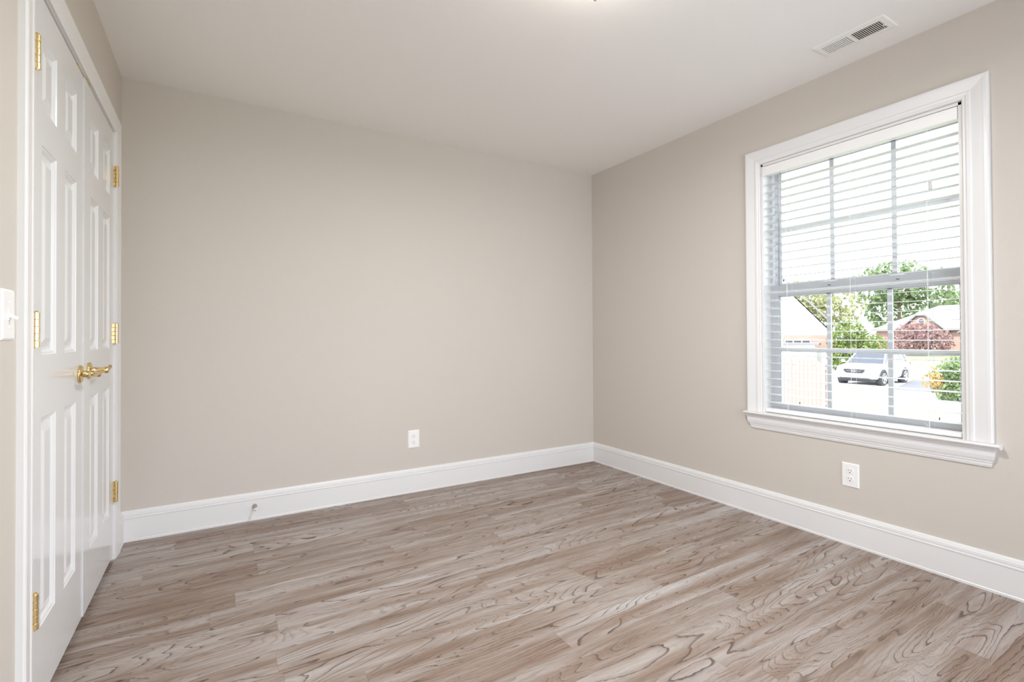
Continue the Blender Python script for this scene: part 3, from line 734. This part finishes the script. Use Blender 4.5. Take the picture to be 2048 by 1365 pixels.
# neighbour house with a big pale roof (left)
g0 = -1.4
RA = math.radians(25)
hA = tag(empty('brick_house', (34.8, 20.94, -1.1), RA), 'tall-roofed pale house with a brick band under the eave, left of the round green tree', 'house')
bm = BM()
box(bm, -2.0, 6, -5.3, 2.3, 1.15, 2.14)
link('brick_band', bm, M['brick'], hA)
bm = BM(); box(bm, -2.0, 6, -5.3, 2.3, 0, 1.15)
link('wall', bm, M['siding'], hA)
bm = BM(); prism(bm, [(-5.3, 2.14), (-1.5, 6.55), (2.3, 2.14)], lambda p, q, t: (t, p, q), -2.0, 6.0)
link('gable', bm, M['siding'], hA)
bm = BM(); prism(bm, [(-6.05, 1.98), (-6.05, 2.14), (-1.5, 7.30), (3.05, 2.14), (3.05, 1.98), (-1.5, 7.12)], lambda p, q, t: (t, p, q), -2.5, 6.4)
link('roof', bm, M['roof'], hA)
bm = BM(); box(bm, .2, 1.2, .6, 1.6, 3.2, 6.9); link('chimney', bm, M['brick'], hA)
bm = BM(); box(bm, -2.08, -2.0, -3.9, -2.2, .75, 1.80); wA = link('window', bm, M['siding'], hA)
bm = BM()
for i in range(3):
    for j in range(2): box(bm, -2.10, -2.08, -3.84+i*.55, -3.84+i*.55+.48, .82+j*.50, .82+j*.50+.43)
link('pane', bm, M['carglass'], wA)
# white garage in front of it
gA = tag(empty('garage', (31.70, 14.75, -1.36), RA), 'low white garage in front of the tall-roofed house, left in the window', 'garage')
bm = BM(); box(bm, 0, 2.7, 0, 9.5, 0, 1.72); link('wall', bm, M['siding'], gA)
bm = BM(); box(bm, -.25, 2.95, -.25, 9.7, 1.72, 1.86); link('roof', bm, M['roof'], gA)
bm = BM(); box(bm, -.05, 0, 1.0, 5.0, .02, 1.55)
for z in (.38, .76, 1.14): box(bm, -.056, -.05, 1.0, 5.0, z, z+.02)
link('garage_door', bm, M['siding'], gA)

# brick house on the right
hB = tag(empty('gabled_brick_house', (60, 18, -.76)), 'brick house with pale roof and a round gable vent, behind the red maple', 'house')
bm = BM()
box(bm, .6, 11, -3.6, 5.2, 0, 2.25)
rings(bm, [[(0, -.9, 0), (.9, -.9, 0), (.9, 2.6, 0), (0, 2.6, 0)], [(0, -.9, 2.25), (.9, -.9, 2.25), (.9, 2.6, 2.25), (0, 2.6, 2.25)]])
prism(bm, [(-.9, 2.25), (2.6, 2.25), (1.2, 3.72), (.5, 3.72)], lambda p, q, t: (t, p, q), 0, .9)
link('wall', bm, M['brick'], hB)
bm = BM()
e0 = [(.2, -4.1, 2.22), (11.5, -4.1, 2.22), (11.5, 5.6, 2.22), (.2, 5.6, 2.22)]
lo = [bm.verts.new(p) for p in e0]; up = [bm.verts.new((x, y, z+.14)) for x, y, z in e0]
rA, rB = bm.verts.new((5.6, -2.9, 5.0)), bm.verts.new((5.6, 1.2, 5.0))
for i in range(4): bm.faces.new((lo[i], lo[(i+1) % 4], up[(i+1) % 4], up[i]))
bm.faces.new((up[0], up[1], rA)); bm.faces.new((up[1], up[2], rB, rA)); bm.faces.new((up[2], up[3], rB)); bm.faces.new((up[3], up[0], rA, rB)); bm.faces.new(lo[::-1])
# cross gable over the brick bay, with clipped top
prism(bm, [(-1.35, 2.02), (-1.35, 2.16), (.42, 3.86), (1.28, 3.86), (3.05, 2.16), (3.05, 2.02), (1.22, 3.74), (.48, 3.74)], lambda p, q, t: (t, p, q), -.25, 5.0)
link('roof', bm, M['roof'], hB)
bm = BM(); pts = [(-.03, .85+.30*math.cos(a), 3.18+.30*math.sin(a)) for a in [2*PI*i/24 for i in range(25)]]
for a, b in zip(pts, pts[1:]): cyl(bm, a, b, .05, n=6)
gv = link('gable_vent', bm, M['siding'], hB)
bm = BM(); cyl(bm, (-.02, .85, 3.18), (.01, .85, 3.18), .27, n=24); link('vent_louvers', bm, M['shade_vent_grey'], gv)
hC = tag(empty('orange_brick_wing', (50.8, 11.2, -.76)), 'orange brick gable house at the right edge of the window', 'house')
bm = BM(); box(bm, 0, 8, -4.5, 1.4, 0, 2.1); prism(bm, [(1.4, 2.1), (-1.55, 4.2), (-4.5, 2.1)], lambda p, q, t: (t, p, q), 0, 8); link('wall', bm, M['brick2'], hC)
bm = BM(); prism(bm, [(1.85, 1.85), (1.85, 2.02), (-1.55, 4.45), (-4.95, 2.02), (-4.95, 1.85), (-1.55, 4.27)], lambda p, q, t: (t, p, q), -.3, 8.3); link('roof', bm, M['roof'], hC)
bm = BM(); box(bm, -.05, 0, -.2, .5, .75, 1.05); link('window', bm, M['siding'], hC)

# ------------------------------------------------------------------ planting
def crown(bm, c, rad, n, size, rng, lumps=9):
    c = Vector(c); L = []
    for i in range(lumps):
        d = Vector((rng.gauss(0, 1), rng.gauss(0, 1), rng.gauss(0, 1))).normalized()
        L.append((Vector((d.x*rad[0]*.55, d.y*rad[1]*.55, d.z*rad[2]*.55)), rng.uniform(.42, .62)))
    for i in range(n):
        o, s = L[i % lumps]; d = Vector((rng.gauss(0, 1), rng.gauss(0, 1), rng.gauss(0, 1))).normalized()*rng.uniform(.55, 1)**.5
        p = c+o+Vector((d.x*rad[0]*s, d.y*rad[1]*s, d.z*rad[2]*s))
        q = Euler((rng.uniform(0, 6.3), rng.uniform(0, 6.3), rng.uniform(0, 6.3))).to_matrix()
        a = size*rng.uniform(.6, 1.3)
        vs = [bm.verts.new(p+q@Vector(t)) for t in ((-a*.5, 0, 0), (0, -a*.32, a*.06), (a*.55, 0, 0), (0, a*.32, a*.06))]
        bm.faces.new(vs)
def tree(name, loc, h, rad, n, size, mat, label, cat='tree', seed=1, trunk=.16, low=0, group=None):
    rng = random.Random(seed); t = tag(empty(name, loc), label, cat, group)
    bm = BM(); crown(bm, (0, 0, h-rad[2]), rad, n, size, rng, 11); link('foliage', bm, mat, t)
    bm = BM(); top = h-rad[2]
    tube(bm, [(0, 0, 0), (.03, .02, top*.5), (0, 0, top+rad[2]*.3)], [trunk, trunk*.8, trunk*.3], 8)
    for q in range(5):
        a = q*1.3+seed; tube(bm, [(0, 0, top*.75), (math.cos(a)*rad[0]*.3, math.sin(a)*rad[1]*.3, top+.1*rad[2]), (math.cos(a)*rad[0]*.6, math.sin(a)*rad[1]*.6, top+.4*rad[2])], [trunk*.5, trunk*.35, trunk*.12], 6)
    link('trunk', bm, M['bark'], t)
    return t
tree('rounded_tree', (33.2, 12.88, -1.24), 3.15, (1.5, 1.7, 1.7), 4600, .19, M['leaf_bright'], 'bright green rounded tree behind the white car', seed=3)
tree('red_maple', (50, 15.45, -.75), 2.70, (2.3, 2.75, 1.45), 3200, .22, M['leaf_red'], 'low red-leaved maple in front of the gabled brick house', seed=5, trunk=.12)
tree('yellow_green_tree', (74, 38.5, -.75), 10.0, (5.5, 8.0, 5.0), 2600, .75, M['leaf_yellow'], 'tall pale yellow-green tree behind the neighbouring houses', seed=7, trunk=.35)
tree('tall_green_tree', (88, 31.5, -.75), 14.0, (5.5, 7.0, 5.8), 2300, .80, M['leaf_green'], 'tall loose green tree rising over the gabled brick house', seed=9, trunk=.35)
tree('distant_tree', (104, 28.5, -.75), 10.0, (5, 5.5, 3.4), 1100, .70, M['leaf_green'], 'sparse green tree over the right end of the gabled roof', seed=12, trunk=.3)
# golden-green shrub (right)
sh = tag(empty('shrub', (20.6, 3.75, -1.4)), 'green shrub with golden tips at the right of the window', 'shrub')
rng = random.Random(21)
bm = BM(); crown(bm, (.1, .0, .72), (.95, 1.05, .85), 3400, .12, rng, 12); link('foliage', bm, M['leaf_green'], sh)
bm = BM(); crown(bm, (-.50, .68, .80), (.30, .36, .50), 300, .12, rng, 6); link('golden_tips', bm, M['leaf_gold'], sh)
bm = BM(); tube(bm, [(0, 0, 0), (0, 0, .5)], [.05, .03], 6); link('stem', bm, M['bark'], sh)
